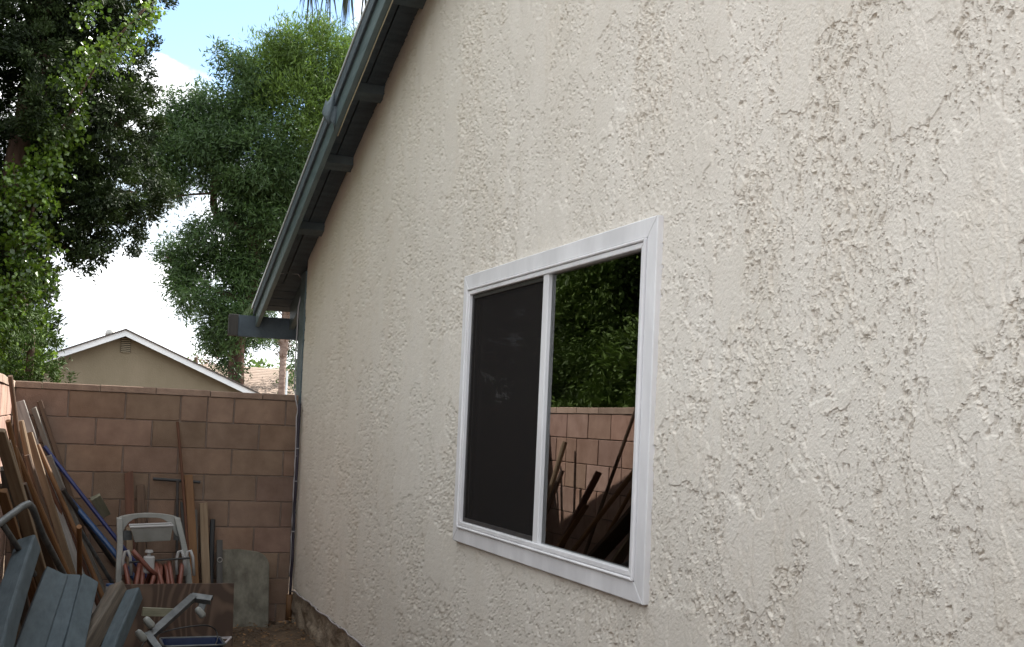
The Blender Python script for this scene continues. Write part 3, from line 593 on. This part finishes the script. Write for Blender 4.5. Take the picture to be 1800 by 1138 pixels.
for (xa, xb) in ((214, 232), (306, 320)): 
    pa, pb2 = loc(xa, 933, HY+.1), loc(xb, 950, HY+.1); MB().box(pa.x, pb2.x, pa.y, pa.y+.02, pb2.z, pa.z).build('bracket', 'grey_metal', cart)
MB().tube([loc(226, 989, HY-.05), loc(334, 981, HY-.05)], .007, 8).build('axle', 'black', cart)
for cx in (222, 316, 332):                    # arched reel supports
    pts = [loc(cx-5, 1010, HY-.04), loc(cx-6, 985, HY-.04), loc(cx-2, 970, HY-.04), loc(cx+3, 968, HY-.04), loc(cx+7, 980, HY-.04), loc(cx+9, 1012, HY-.04)]
    MB().tube(pts, .011, 8).build('reel_support', 'plastic_w', cart, smooth=True)
cc = loc(268, 1034, HY-.02); rad = .17
for k in range(9):                           # turns of hose on the drum
    x_ = cc.x-.16+k*.042; r_ = rad+.012*(k % 2)
    ky, kx = random.uniform(-.25, .25), random.uniform(-.35, .35); MB().tube([(x_+.012*s_(a_*1.0+k)+r_*s_(a_)*kx, cc.y+r_*c_(a_), cc.z+r_*s_(a_)*(.95+.1*ky)) for a_ in np.linspace(0, 6.283, 29)[:-1]], .0155, 8, closed=True).build('hose_turn', 'hose', cart, smooth=True)
MB().tube([loc(233, 968, HY-.16), loc(244, 980, HY-.17), loc(262, 1000, HY-.17), loc(275, 1012, HY-.16)], .016, 10).build('hose_end', 'hose', cart, smooth=True)
pc = loc(261, 990, HY-.12); MB().box(pc.x-.035, pc.x+.04, pc.y-.03, pc.y+.03, pc.z-.07, pc.z+.05).build('valve_body', 'plastic_w', cart, bevel=.012)
MB().tube([pc+Vector((0, 0, .05)), pc+Vector((0, 0, .07)), pc+Vector((0, 0, .075)), pc+Vector((0, 0, .09))], [.012, .012, .028, .024], 14).build('valve_knob', 'plastic_w', cart)
for sx in (207, 334):
    p_ = loc(sx, 1062, HY-.03); MB().tube([p_+Vector((-.015, 0, 0)), p_+Vector((.015, 0, 0))], .10, 24).build('wheel', 'dark_metal', cart, bevel=.004)
# plywood sheet standing in front
pb = at(213, 1117, 8.0); pc = at(394, 1117, 8.05); pt0 = at(212, 1006, 8.1)
o = MB().add([(0,0,0),(.74,0,0),(.74,.018,0),(0,.018,0),(0,0,.455),(.735,0,.45),(.735,.018,.45),(0,.018,.455)], BF).build('plywood_sheet', 'plywood', bevel=.002, label='wavy-grained brown plywood sheet standing in front of the hose cart', cat='plywood')
o.location = (pb.x+.0, 8.02, -.01); o.rotation_euler = (R(-4), 0, R(3))
# concrete slab, rounded top right corner
sw, sh = .37, .60; prof = [(0, 0), (sw, 0), (sw, sh-.13)]+[(sw-.13+.13*c_(a_), sh-.13+.12*s_(a_)) for a_ in np.linspace(.2, 1.4, 6)]+[(.13, sh+.005), (0, sh)]
pb = at(388, 1098, 8.80)
o = MB().prism([(x_, 0, z_) for x_, z_ in prof][::1], (0, .055, 0)).build('concrete_slab', 'slab', bevel=.008, label='grey-green concrete slab with a rounded corner leaning on the rear wall', cat='slab')
o.location = (pb.x, 8.86, -.02); o.rotation_euler = (R(-12), 0, 0)
# pale board edge, low
board('plank', at(250, 1075, 7.75), at(312, 1078, 7.8), .055, .02, 'pale', 'pale yellowish strip lying across below the plywood', 'plank')
# grey folding metal frame
q = at(300, 1138, 7.0); q.z = 0
fr_ = empty('folding_frame', q, 'grey folded metal frame with white rubber feet by the blue tub', 'metal frame')
def chan(p0, p1, w_, t_, nm='arm', m='grey_metal', face=(0, -.5, .8)):
    Lg = (p1-p0).length; mm = MB().box(-w_/2, w_/2, -.003, .003, 0, Lg).box(-w_/2, -w_/2+.004, -t_, -.0035, 0, Lg).box(w_/2-.004, w_/2, -t_, -.0035, 0, Lg)
    o = mm.build(nm, m, fr_); setframe(o, p0, p1, face); return o
lc = lambda px, py, Y: at(px, py, Y)-q
chan(lc(264, 1115, 6.7), lc(341, 1046, 7.3), .045, .03); chan(lc(336, 1047, 7.3), lc(372, 1052, 7.25), .05, .03, 'crossbar')
chan(lc(258, 1112, 6.7), lc(300, 1168, 6.4), .04, .025)
chan(lc(360, 1052, 7.28), lc(350, 1080, 7.25), .04, .02, 'leg')
for (px, py, Y) in ((352, 1077, 7.2), (262, 1095, 6.75), (248, 1118, 6.6)):
    c0 = lc(px, py, Y); dv = Vector((.03, 0, -.035)); MB().tube([c0-dv*.8, c0-dv*.5, c0+dv*.5, c0+dv*.8], [.013, .021, .023, .014], 14).build('rubber_foot', 'plastic', fr_, smooth=True)
# blue tub
q = at(335, 1150, 7.0); q.z = 0
tub = empty('tub', (q.x, 6.95, 0), 'dark blue plastic tub with grey rim at the bottom of the view', 'tub'); w2, d2, h2 = .17, .12, .265
def rr_(w_, d_, z_, r_=.03): return [(x_*(w_-r_)+r_*c_(a_), y_*(d_-r_)+r_*s_(a_), z_) for (x_, y_, a0) in ((1,1,0),(-1,1,1.571),(-1,-1,3.142),(1,-1,4.712)) for a_ in (a0, a0+.52, a0+1.05, a0+1.57)]
rings = [rr_(w2*.82, d2*.82, .005), rr_(w2, d2, h2), rr_(w2-.006, d2-.006, h2), rr_(w2*.80, d2*.80, .012)]
V_ = sum(rings, []); fs = [tuple(range(16))[::-1]]
for r_ in range(3): fs += [(r_*16+k, r_*16+(k+1) % 16, r_*16+16+(k+1) % 16, r_*16+16+k) for k in range(16)]
fs += [tuple(range(48, 64))]
MB().add(V_, fs).build('basin', 'bluetub', tub, smooth=False)
MB().tube(rr_(w2+.006, d2+.006, h2), .007, 8, closed=True).build('rim', 'grey_metal', tub, smooth=True)
# white frame corner
MB().tube([at(378, 1122, 7.3), at(406, 1121, 7.3), at(384, 1142, 7.0)], .008, 6).build('white_bracket', 'cable', label='thin white bent bracket lying on the dirt right of the blue tub', cat='bracket')
cd = [at(240, 1150, 6.6), at(262, 1122, 6.7), at(300, 1108, 6.85), at(340, 1101, 6.9), at(365, 1100, 6.95), at(379, 1108, 7.0), at(382, 1125, 6.95), at(372, 1145, 6.8)]
def smoothp(p, n=6):
    o_ = []
    for i in range(len(p)-1):
        a_, b_, c2, d3 = p[max(i-1, 0)], p[i], p[i+1], p[min(i+2, len(p)-1)]
        for k in range(n):
            t = k/n; o_.append(.5*((2*b_)+(c2-a_)*t+(2*a_-5*b_+4*c2-d3)*t*t+(3*b_-a_-3*c2+d3)*t**3))
    return o_+[p[-1]]
MB().tube(smoothp(cd), .004, 6).build('cord', 'black', smooth=True, label='thin black cord looping over the blue tub', cat='cord')
root = empty('jar', at(193, 1036, 7.6), 'small white jar with a blue lid beside the hose cart wheel', 'jar')
MB().tube([(0, 0, -.03), (0, 0, .02)], .025, 16).build('body', 'plastic_w', root); MB().tube([(0, 0, .0205), (0, 0, .033)], .026, 16).build('lid', 'azure', root)

# ================================================================ NEIGHBOUR HOUSE (tan gable)
YN = 33.; pk = at(220, 582, YN); nb = empty('neighbour_house', (pk.x, YN, 0), "tan stucco gable house with white rake trim beyond the rear block wall", 'house')
S2 = .425; hw = 4.35; zp = pk.z
def nz_(dx): return zp-abs(dx)*S2
m_ = MB().prism([(-hw+.3, 0, 0), (hw-.3, 0, 0), (hw-.3, 0, nz_(hw-.3)-.12), (0, 0, zp-.12), (-hw+.3, 0, nz_(hw-.3)-.12)], (0, 9, 0)).build('wall', 'tan_stucco', nb)
for sx in (-1, 1):
    MB().prism([(0, -.32, zp-.0), (sx*hw, -.32, nz_(hw)), (sx*hw, -.32, nz_(hw)-.16), (0, -.32, zp-.16)][::sx], (0, .04, 0)).build('rake_trim', 'white_paint', nb)
    MB().prism([(0, -.36, zp+.045), (sx*(hw+.05), -.36, nz_(hw+.05)+.045), (sx*(hw+.05), -.36, nz_(hw+.05)+.004), (0, -.36, zp+.004)][::sx], (0, 9.6, 0)).build('roof_slope', 'shingle' if 'shingle' in MT else 'roofing', nb)
pv = at(221, 607, YN)-nb.location
MB().box(pv.x-.13, pv.x+.13, -.02, -.004, pv.z-.21, pv.z+.21).build('vent_backing', 'vent', nb)
sb = MB()
for k in range(8): sb.box(pv.x-.12, pv.x+.12, -.05, -.022, pv.z-.2+k*.052, pv.z-.2+k*.052+.02)
sb.build('vent_louvre', 'slat', nb)
pvt = at(194, 592, YN+1.5)-nb.location
MB().tube([pvt+Vector((0, 0, -.3)), pvt+Vector((0, 0, .0))], .08, 12).build('vent_pipe', 'steel', nb)
rg = []
for i in range(9): a_ = math.pi*i/8; rg.append((pvt+Vector((0, 0, .08-.14*c_(a_))), .01+.14*s_(a_)))
MB().tube([p for p, _ in rg], [r_ for _, r_ in rg], 18).build('turbine_vent', 'steel', nb, smooth=True)
MT['shingle'] = mat('shingle', (.25, .185, .145), .95, (.34, .265, .22), scale=(2.4, 9, 9), bump=.6, bscale=(5, 12, 12), bdist=.05)
# far house: long tan shingle roof
YF = 47.; rl = at(352, 640, YF); rr2 = at(530, 651, YF); fh = empty('far_house', (rl.x, YF, 0), 'distant house with a long tan shingle roof behind the tree trunk', 'house')
wid = 16; hz = (rl.z+rr2.z)/2
MB().prism([(-3, 0, hz), (-3, -4.6, hz-1.75), (-3, -4.6, hz-1.87), (-3, 0, hz-.14), (-3, 4.6, hz-1.87), (-3, 4.6, hz-1.75)], (wid, 0, 0)).build('roof', 'shingle', fh)
MB().box(-2.6, wid-3.4, -4.1, 4.1, 0, hz-1.8).build('wall', 'tan_stucco', fh)
# shingle courses as steps
sg = MB()
for k in range(24):
    y_ = -4.62+k*.19; z_ = hz-1.75+(y_+4.6)*1.75/4.6; sg.add([(-3.02, y_, z_+.012), (wid-2.98, y_, z_+.012), (wid-2.98, y_+.195, z_+.030+.045), (-3.02, y_+.195, z_+.030+.045), (-3.02, y_, z_-.02), (wid-2.98, y_, z_-.02)], [(0,1,2,3),(4,5,1,0)])
sg.build('shingle_courses', 'shingle', fh)
p_ = at(503, 690, 40); root = MB().tube([(p_.x, 40, 0), (p_.x, 40, at(503, 652, 40).z)], .035, 8).build('post', 'white_paint', label='thin white post beside the palm trunk before the distant roof', cat='post')
wr = [at(240, 600, 30), at(275, 602, 31), at(330, 606, 33)]
# ================================================================ TREES
def blobs_leaves(blobs, per, clumps, size, asp, droop, clump_r, tint0, tint1, rng, outward=.5, shell=.55, upb=0.):
    C, Dr, S, T = [], [], [], []
    for (c, r, sq) in blobs:
        n = max(3, int(clumps*r*r)); d = rng.normal(size=(n, 3)); d /= np.linalg.norm(d, axis=1)[:, None]; rad = r*(shell+(1-shell)*rng.random(n)**.6)[:, None]*(1+.18*rng.normal(size=(n, 1)))
        cc_ = np.array(c)+d*rad*np.array([1, 1, sq]); tone = rng.random(n)
        k = rng.poisson(per, n); idx = np.repeat(np.arange(n), k); m = len(idx)
        g = rng.normal(size=(m, 3))*clump_r*np.array([1, 1, .8]); p = cc_[idx]+g
        dr = d[idx]*outward+rng.normal(size=(m, 3))*.55+np.array([0, 0, -droop+upb]); dr /= np.linalg.norm(dr, axis=1)[:, None]
        C.append(p); Dr.append(dr); S.append(size*(.6+.8*rng.random(m))); tt = np.clip(tone[idx]*.75+.25*rng.random(m), 0, 1)[:, None]; T.append(np.array(tint0)*(1-tt)+np.array(tint1)*tt)
    C, Dr, S, T = map(np.concatenate, (C, Dr, S, T))
    sd = np.cross(Dr, rng.normal(size=Dr.shape)); sd /= np.linalg.norm(sd, axis=1)[:, None]
    nn = np.cross(sd, Dr)
    a = C; tip = C+Dr*S[:, None]; l_ = C+Dr*S[:, None]*.45+sd*S[:, None]*asp/2+nn*S[:, None]*.06; r_ = C+Dr*S[:, None]*.45-sd*S[:, None]*asp/2+nn*S[:, None]*.06
    V = np.stack([a, r_, tip, l_], 1).reshape(-1, 3); return V, np.arange(len(V)).reshape(-1, 4), T
def pxblobs(L_, Y, jit, seed):
    rg = random.Random(seed); o_ = []
    for t in L_:
        px, py, rp = t[:3]; yy = Y+rg.uniform(-jit, jit)+(t[3] if len(t) > 3 else 0); p = at(px, py, yy); o_.append(((p.x, p.y, p.z), rp/F*yy, 1.0))
    return o_
def limbs(paths, parent, m='bark', nm='branch'):
    for (pts, r0, r1) in paths:
        p = smoothp([Vector(q_) for q_ in pts], 5); n = len(p); MB().tube(p, [r0+(r1-r0)*i/(n-1) for i in range(n)], 9).build(nm, m, parent, smooth=True)
# --- tall feathery tree far behind the neighbour's house
YT = 44.5; tr = empty('tree', (0, 0, 0), 'tall feathery green tree with a reddish trunk behind the neighbouring roofs', 'tree')
BL = [(560,95,62),(505,85,40),(480,120,52),(440,165,48),(425,120,22),(520,190,75),(400,230,52),(350,195,36),(315,235,42),(345,250,40),(450,270,75),(560,250,60),(370,300,38),(300,305,36),(275,260,30),(275,330,22),(480,340,58),(540,340,45),(430,350,45),(395,385,22),(360,410,30),(350,455,36),(312,455,26),(405,455,42),(460,430,48),(330,505,30),(360,520,26),(425,520,45),(460,500,40),(385,560,32),(430,565,34),(400,600,26),(365,590,20),(432,598,22),(470,596,14),(508,606,16),(517,640,13),(513,672,9),(600,160,60),(650,110,60),(410,632,15),(408,655,11),(345,160,14),(378,590,12),(392,100,16),(410,190,30),(690,180,70),(620,300,60),(560,420,50)]
BL += [(440,400,42),(425,470,36),(470,385,45,-1.2),(500,300,50,-1),(410,330,30,-1),(290,205,18),(285,250,22),(300,170,14),(322,188,14),(275,290,20),(300,335,20),(295,440,16),(320,490,20),(330,545,16),(390,640,14),(398,610,14),(372,605,16)]
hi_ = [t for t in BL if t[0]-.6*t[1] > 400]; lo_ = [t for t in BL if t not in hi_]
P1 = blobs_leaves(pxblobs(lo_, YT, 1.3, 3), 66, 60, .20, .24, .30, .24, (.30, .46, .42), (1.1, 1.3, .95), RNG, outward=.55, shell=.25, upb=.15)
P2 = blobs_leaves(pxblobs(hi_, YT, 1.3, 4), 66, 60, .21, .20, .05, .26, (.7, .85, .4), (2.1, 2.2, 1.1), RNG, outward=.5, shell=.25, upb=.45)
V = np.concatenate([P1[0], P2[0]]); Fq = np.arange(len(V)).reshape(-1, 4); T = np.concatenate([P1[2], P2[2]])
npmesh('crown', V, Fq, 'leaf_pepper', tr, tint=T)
g = lambda px, py, d=0: at(px, py, YT+d)
b0 = g(416, 672); b0.z = 0
limbs([([b0, g(415, 660), g(418, 600), g(436, 530), g(448, 460)], .33, .26)], tr, nm='trunk')
limbs([([g(448, 460), g(440, 410), g(405, 392, .5), g(378, 370, .6), g(377, 330, .5), g(385, 280)], .24, .10), ([g(448, 460), g(460, 405), g(500, 360, -.5), g(540, 300, -.6), g(570, 200)], .22, .06),
       ([g(436, 530), g(400, 518, .4), g(372, 508, .5), g(352, 492, .6), g(335, 480, .6)], .13, .05), ([g(385, 300), g(350, 268), g(320, 235), g(300, 262)], .09, .03), ([g(377, 340), g(340, 342), g(300, 345), g(270, 330)], .05, .02),
       ([g(385, 280), g(420, 200), g(440, 140), g(450, 90)], .09, .02), ([g(385, 290), g(450, 240), g(490, 160), g(500, 80)], .09, .02), ([g(460, 405), g(470, 300), g(520, 200), g(560, 90)], .1, .02), ([g(405, 392), g(470, 410), g(520, 400)], .14, .08), ([g(352, 492, .6), g(320, 470, .6), g(290, 450, .6)], .04, .015)], tr)
# --- dark evergreen on the left, ivy up its side
YY = 13.6; cy = empty('evergreen_tree', (0, 0, 0), 'dark dense evergreen tree overhanging from the left beyond the block wall', 'tree')
BL = [(60,30,85),(150,40,85),(225,25,38),(215,110,45),(100,130,90),(240,165,32),(200,180,60),(190,250,75),(240,275,40),(90,250,85),(262,320,32),(190,330,72),(250,370,36),(130,380,62),(215,400,36),(120,440,34),(140,462,18),(235,425,16),(168,440,26),(20,300,75),(20,130,85),(-70,60,95),(-80,240,95),(-60,420,95),(-90,560,90),(10,440,60,.6),(-160,300,100),(-160,100,100),(60,-60,100),(170,-50,80),(245,-30,50),(-60,-80,100),(50,390,60,.5),(30,560,60,.5),(60,500,42,.5),(20,640,60,.5),(20,480,60,.5),(60,90,50,-1),(75,200,50,-1),(120,300,60,-.8),(160,380,50,-.8),(275,350,20),(272,225,22),(262,85,14)]
V, Fq, T = blobs_leaves(pxblobs(BL, YY, .45, 5), 120, 260, .048, .40, .1, .05, (.22, .30, .32), (1.05, 1.1, .65), RNG, outward=1.0, shell=.3, upb=.1)
npmesh('crown', V, Fq, 'leaf_cypress', cy, tint=T)
g = lambda px, py, d=0: at(px, py, YY+d)
b0 = g(20, 700); b0.z = 0; limbs([([b0, g(15, 560), g(25, 350), g(60, 150), g(80, -60)], .22, .12)], cy, nm='trunk')
limbs([([g(25, 350), g(100, 360), g(180, 340), g(240, 340)], .07, .02), ([g(40, 250), g(120, 240), g(200, 220), g(240, 200)], .07, .02), ([g(60, 150), g(140, 110), g(210, 80)], .06, .02), ([g(22, 400), g(80, 420), g(130, 440)], .04, .015)], cy)
iv = empty('ivy', (0, 0, 0), 'glossy bright ivy climbing the near side of the dark evergreen', 'ivy')
BL = [(15,640,42),(45,600,38),(40,545,42),(10,500,50),(55,490,34),(48,440,36),(70,400,24),(55,370,38),(80,320,34),(92,280,30),(100,235,30),(120,190,28),(108,160,24),(150,125,30),(185,95,28),(215,75,22),(240,45,18),(262,12,16),(30,330,36),(10,400,40),(150,25,18),(90,310,20),(62,560,22),(30,580,34),(5,590,30)]
V, Fq, T = blobs_leaves(pxblobs(BL, 12.9, .15, 8), 13, 640, .052, .85, .5, .06, (.2, .3, .3), (2.3, 2.0, 1.0), RNG, outward=.3, shell=.75)  # light end of the leaf tint stands in for sun highlights
npmesh('leaves', V, Fq, 'leaf_ivy', iv, tint=T)
b0 = at(20, 690, 12.95); b0.z = 0; limbs([([b0, at(30, 560, 12.95), at(50, 400, 12.95), at(100, 250, 12.95), at(180, 100, 12.95), at(260, 10, 12.95)], .025, .01)], iv, nm='stem')
ju = empty('juniper', (0, 0, 0), 'low green juniper bush showing over the rear block wall at left', 'bush')
BL = [(88,600,22),(70,580,26),(98,640,16),(85,655,24),(55,640,34),(20,655,38),(35,600,40),(75,555,14),(50,545,20),(100,598,10),(104,660,12),(60,690,40),(10,690,40),(58,510,12),(95,690,30)]
V, Fq, T = blobs_leaves(pxblobs(BL, 11.6, .2, 9), 40, 300, .045, .3, 0, .03, (.7, .8, .5), (2.2, 2.4, 1.2), RNG, outward=1.1, shell=.5, upb=.35)
npmesh('foliage', V, Fq, 'leaf_cypress', ju, tint=T)
b0 = at(50, 700, 11.6); b0.z = 0; limbs([([b0, at(52, 640, 11.6), at(60, 590, 11.6)], .05, .02)], ju, nm='stem')
# evergreens along the left boundary, over the side wall (seen in the window glass)
for j, (x_, y_, lb) in enumerate([(-2.5, 10.3, 'bushy evergreen over the left block wall, seen reflected in the window'), (-2.6, 7.0, 'evergreen nearer the camera over the left block wall'), (-3.7, 15.2, 'evergreen farther back beyond the left block wall, dim in the screened pane'), (-6.2, 20., 'farthest evergreen beyond the left block wall, behind the ivy-covered one')]):
    t_ = empty('evergreen_tree', (x_, y_, 0), lb, 'tree'); rg = random.Random(j); bl = []
    fk = 1 if j < 2 else 1.5
    for k in range(16 if j < 2 else 22): z_ = 1.4+k*.33*(1.1 if j > 1 else 1); bl.append(((rg.uniform(-.5, .5)*fk, rg.uniform(-1.3, 1.3)*fk, z_), rg.uniform(.8, 1.1)*(1.15 if j > 1 else 1), 1.))
    V, Fq, T = blobs_leaves(bl, 95 if j < 2 else 60, 120 if j < 2 else 60, .075 if j < 2 else .13, .42, .1, .085, (.5, .6, .5), (4.2, 4.2, 2.2), RNG, outward=1., shell=.6)
    npmesh('crown', V, Fq, 'leaf_cypress', t_, tint=T); limbs([([(0, 0, 0), (.05, 0, 3), (0, .1, 6)], .14, .04)], t_, nm='trunk')
# --- palm with trunk before the far roof
YP = 41.; pm = empty('palm_tree', (0, 0, 0), 'slim palm trunk with ragged boots under the eave corner', 'palm tree')
g = lambda px, py, d=0: at(px, py, YP+d)
b0 = g(495, 690); b0.z = 0; MB().tube([b0, g(496, 660), g(498, 625)], [.14, .115, .12], 12).build('trunk', 'palmbark', pm, smooth=True)
m_ = MB(); rg = random.Random(4)
for k in range(60):
    t = rg.random(); c0 = g(498+4*t, 635-85*t); a_ = rg.uniform(0, 6.28); d_ = Vector((c_(a_), s_(a_), .9)).normalized(); s2 = Vector((-s_(a_), c_(a_), 0))*.04
    base = c0+Vector((c_(a_), s_(a_), 0))*.09; m_.prism([base-s2, base+s2, base+d_*.28+s2*.4, base+d_*.28-s2*.4], Vector((c_(a_), s_(a_), 0))*-.02)
m_.tube([g(498, 630), g(500, 590), g(503, 545)], [.12, .17, .14], 12); m_.build('leaf_boots', 'palmbark', pm)
def frond(m_, base, dirv, Lg, rg, nl=26, droop=.8, ll=.4, wl=.03):
    p = Vector(base); d_ = Vector(dirv).normalized(); spine = [p.copy()]
    for k in range(10): d_ = (d_+Vector((0, 0, -droop/10*(.5+k*.15)))).normalized(); p = p+d_*Lg/10; spine.append(p.copy())
    m_.tube(spine, [.018*(1-k/12) for k in range(11)], 5)
    for k in range(nl):
        t = .15+.85*k/nl; i = min(int(t*10), 9); b_ = spine[i].lerp(spine[i+1], t*10-i); tg = (spine[i+1]-spine[i]).normalized(); sd = tg.cross(Vector((0, 0, 1))).normalized()
        for sg_ in (-1, 1):
            e = (tg*.6+sd*sg_*.8+Vector((0, 0, -.5-rg.random()*.5))).normalized()*ll*(1-.5*t)*(.8+.4*rg.random()); wv = tg*wl*.5
            m_.add([b_-wv, b_+wv, b_+e*.6+wv*.7+Vector((0, 0, -.02)), b_+e, b_+e*.6-wv*.7], [(0, 1, 2, 3, 4)])
rg = random.Random(9)
top = g(504, 540)
for k in range(14):
    a_ = k*2.4; m_ = MB(); frond(m_, top, (c_(a_), s_(a_), .7-.1*(k % 5)), 2.2, rg, ll=.6, wl=.05, droop=1.5, nl=18); o = m_.build('frond', 'leaf_cypress', pm)
    ta = o.data.color_attributes.new('tint', 'FLOAT_COLOR', 'CORNER'); ta.data.foreach_set('color', [1.2]*(4*len(o.data.loops)))
# --- fan palm behind the house roof, its leaf tips hanging into the top of the view
tp = at(730, -115, 17.); fp = empty('palm_tree', (tp.x, tp.y, 0), 'tall palm behind the roof, only hanging leaf tips showing at the top', 'palm tree')
MB().tube([(0.9, 0.5, 0), (.5, .3, 4), (.1, .1, tp.z)], [.24, .2, .18], 12).build('trunk', 'palmbark', fp, smooth=True)
rg = random.Random(2)
tgt = [(528, 22), (536, 38), (545, 8), (548, 34), (562, 36), (572, 22), (582, 40), (590, 30), (598, 48), (608, 50), (611, 30), (622, 44), (632, 46), (640, 40), (648, 30), (656, 44), (553, 20), (604, 36), (577, 28), (616, 20)]
hubs = [at(545, -60, 16.8), at(580, -70, 16.8), at(612, -75, 16.8), at(645, -60, 16.8)]
for hi_, hb in enumerate(hubs):
    m_ = MB(); L0 = hb-Vector((tp.x, tp.y, 0)); m_.tube([Vector((.1, .1, tp.z)), (L0+Vector((.1, .1, tp.z)))/2+Vector((0, 0, .25)), L0], [.03, .02, .015], 6)
    for k in range(14):                      # other segments of the fan
        a_ = k/13*5-2.5; e = Vector((s_(a_)*.6, rg.uniform(-.3, .3), -.25-c_(a_)*.35)); sd = Vector((.02, 0, 0)); m_.add([L0-sd*.3, L0+sd*.3, L0+e*.6+sd, L0+e, L0+e*.6-sd], [(0, 1, 2, 3, 4)])
    for (px, py) in tgt:
        if abs(px-(545+hi_*33)) < 18:
            for q_ in range(3):
                e = at(px+rg.uniform(-3, 3), py+rg.uniform(-6, 20), 16.8+rg.uniform(-.2, .2))-Vector((tp.x, tp.y, 0)); wq = rg.uniform(.005, .013); sd = Vector((wq, rg.uniform(-.01, .01), 0)); md = L0.lerp(e, .45)+Vector((rg.uniform(-.02, .02), 0, 0)); m_.add([L0-sd*.4, L0+sd*.4, md+sd, e+sd*.1, e-sd*.1, md-sd], [(0, 1, 2, 3, 4, 5)])
    o = m_.build('fan_leaf', 'leaf_palm', fp); ta = o.data.color_attributes.new('tint', 'FLOAT_COLOR', 'CORNER'); ta.data.foreach_set('color', [.45]*(4*len(o.data.loops)))
# --- far greenery
def fartree(L_, Y, label, m='leaf_far', t0=(.7, .8, .6), t1=(1.4, 1.4, 1.), size=.32, seed=1, cl=16, per=16):
    t_ = empty('tree', (0, 0, 0), label, 'tree', group='trees far behind the roofs'); V, Fq, T = blobs_leaves(pxblobs(L_, Y, .8, seed), per, cl, size, .5, .1, .25, t0, t1, RNG, outward=.9, shell=.3)
    npmesh('crown', V, Fq, m, t_, tint=T); b1 = at(L_[0][0], L_[0][1], Y); b0 = b1.copy(); b0.z = 0; limbs([([b0, b1], .2, .1)], t_, nm='trunk')
fartree([(450,646,14),(462,641,12),(440,650,12),(474,646,14)], 70, 'round bright green tree over the distant roof, left of the palm trunk')
fartree([(486,647,12),(500,650,10),(520,655,14)], 72, 'smaller green tree over the distant roof, behind the palm trunk', seed=3)
fartree([(362,636,10),(372,640,10),(352,634,6)], 68, 'pinkish bare-looking tree beyond the neighbour roof', 'twig_pink', (.8, .8, .8), (1.3, 1.3, 1.4), .22, 5, 9, 8)
fartree([(345,628,7),(343,640,9),(350,646,8)], 66, 'small grey-green treetop beside the pinkish one', t0=(.6, .6, .6), t1=(.9, .9, .9), seed=6, size=.22, cl=9, per=8)
MB().tube([at(262, 596, 60), at(285, 600, 60), at(310, 601, 60)], .015, 4).build('overhead_wire', 'black', label='thin wire in the sky over the tan gable roof', cat='wire')
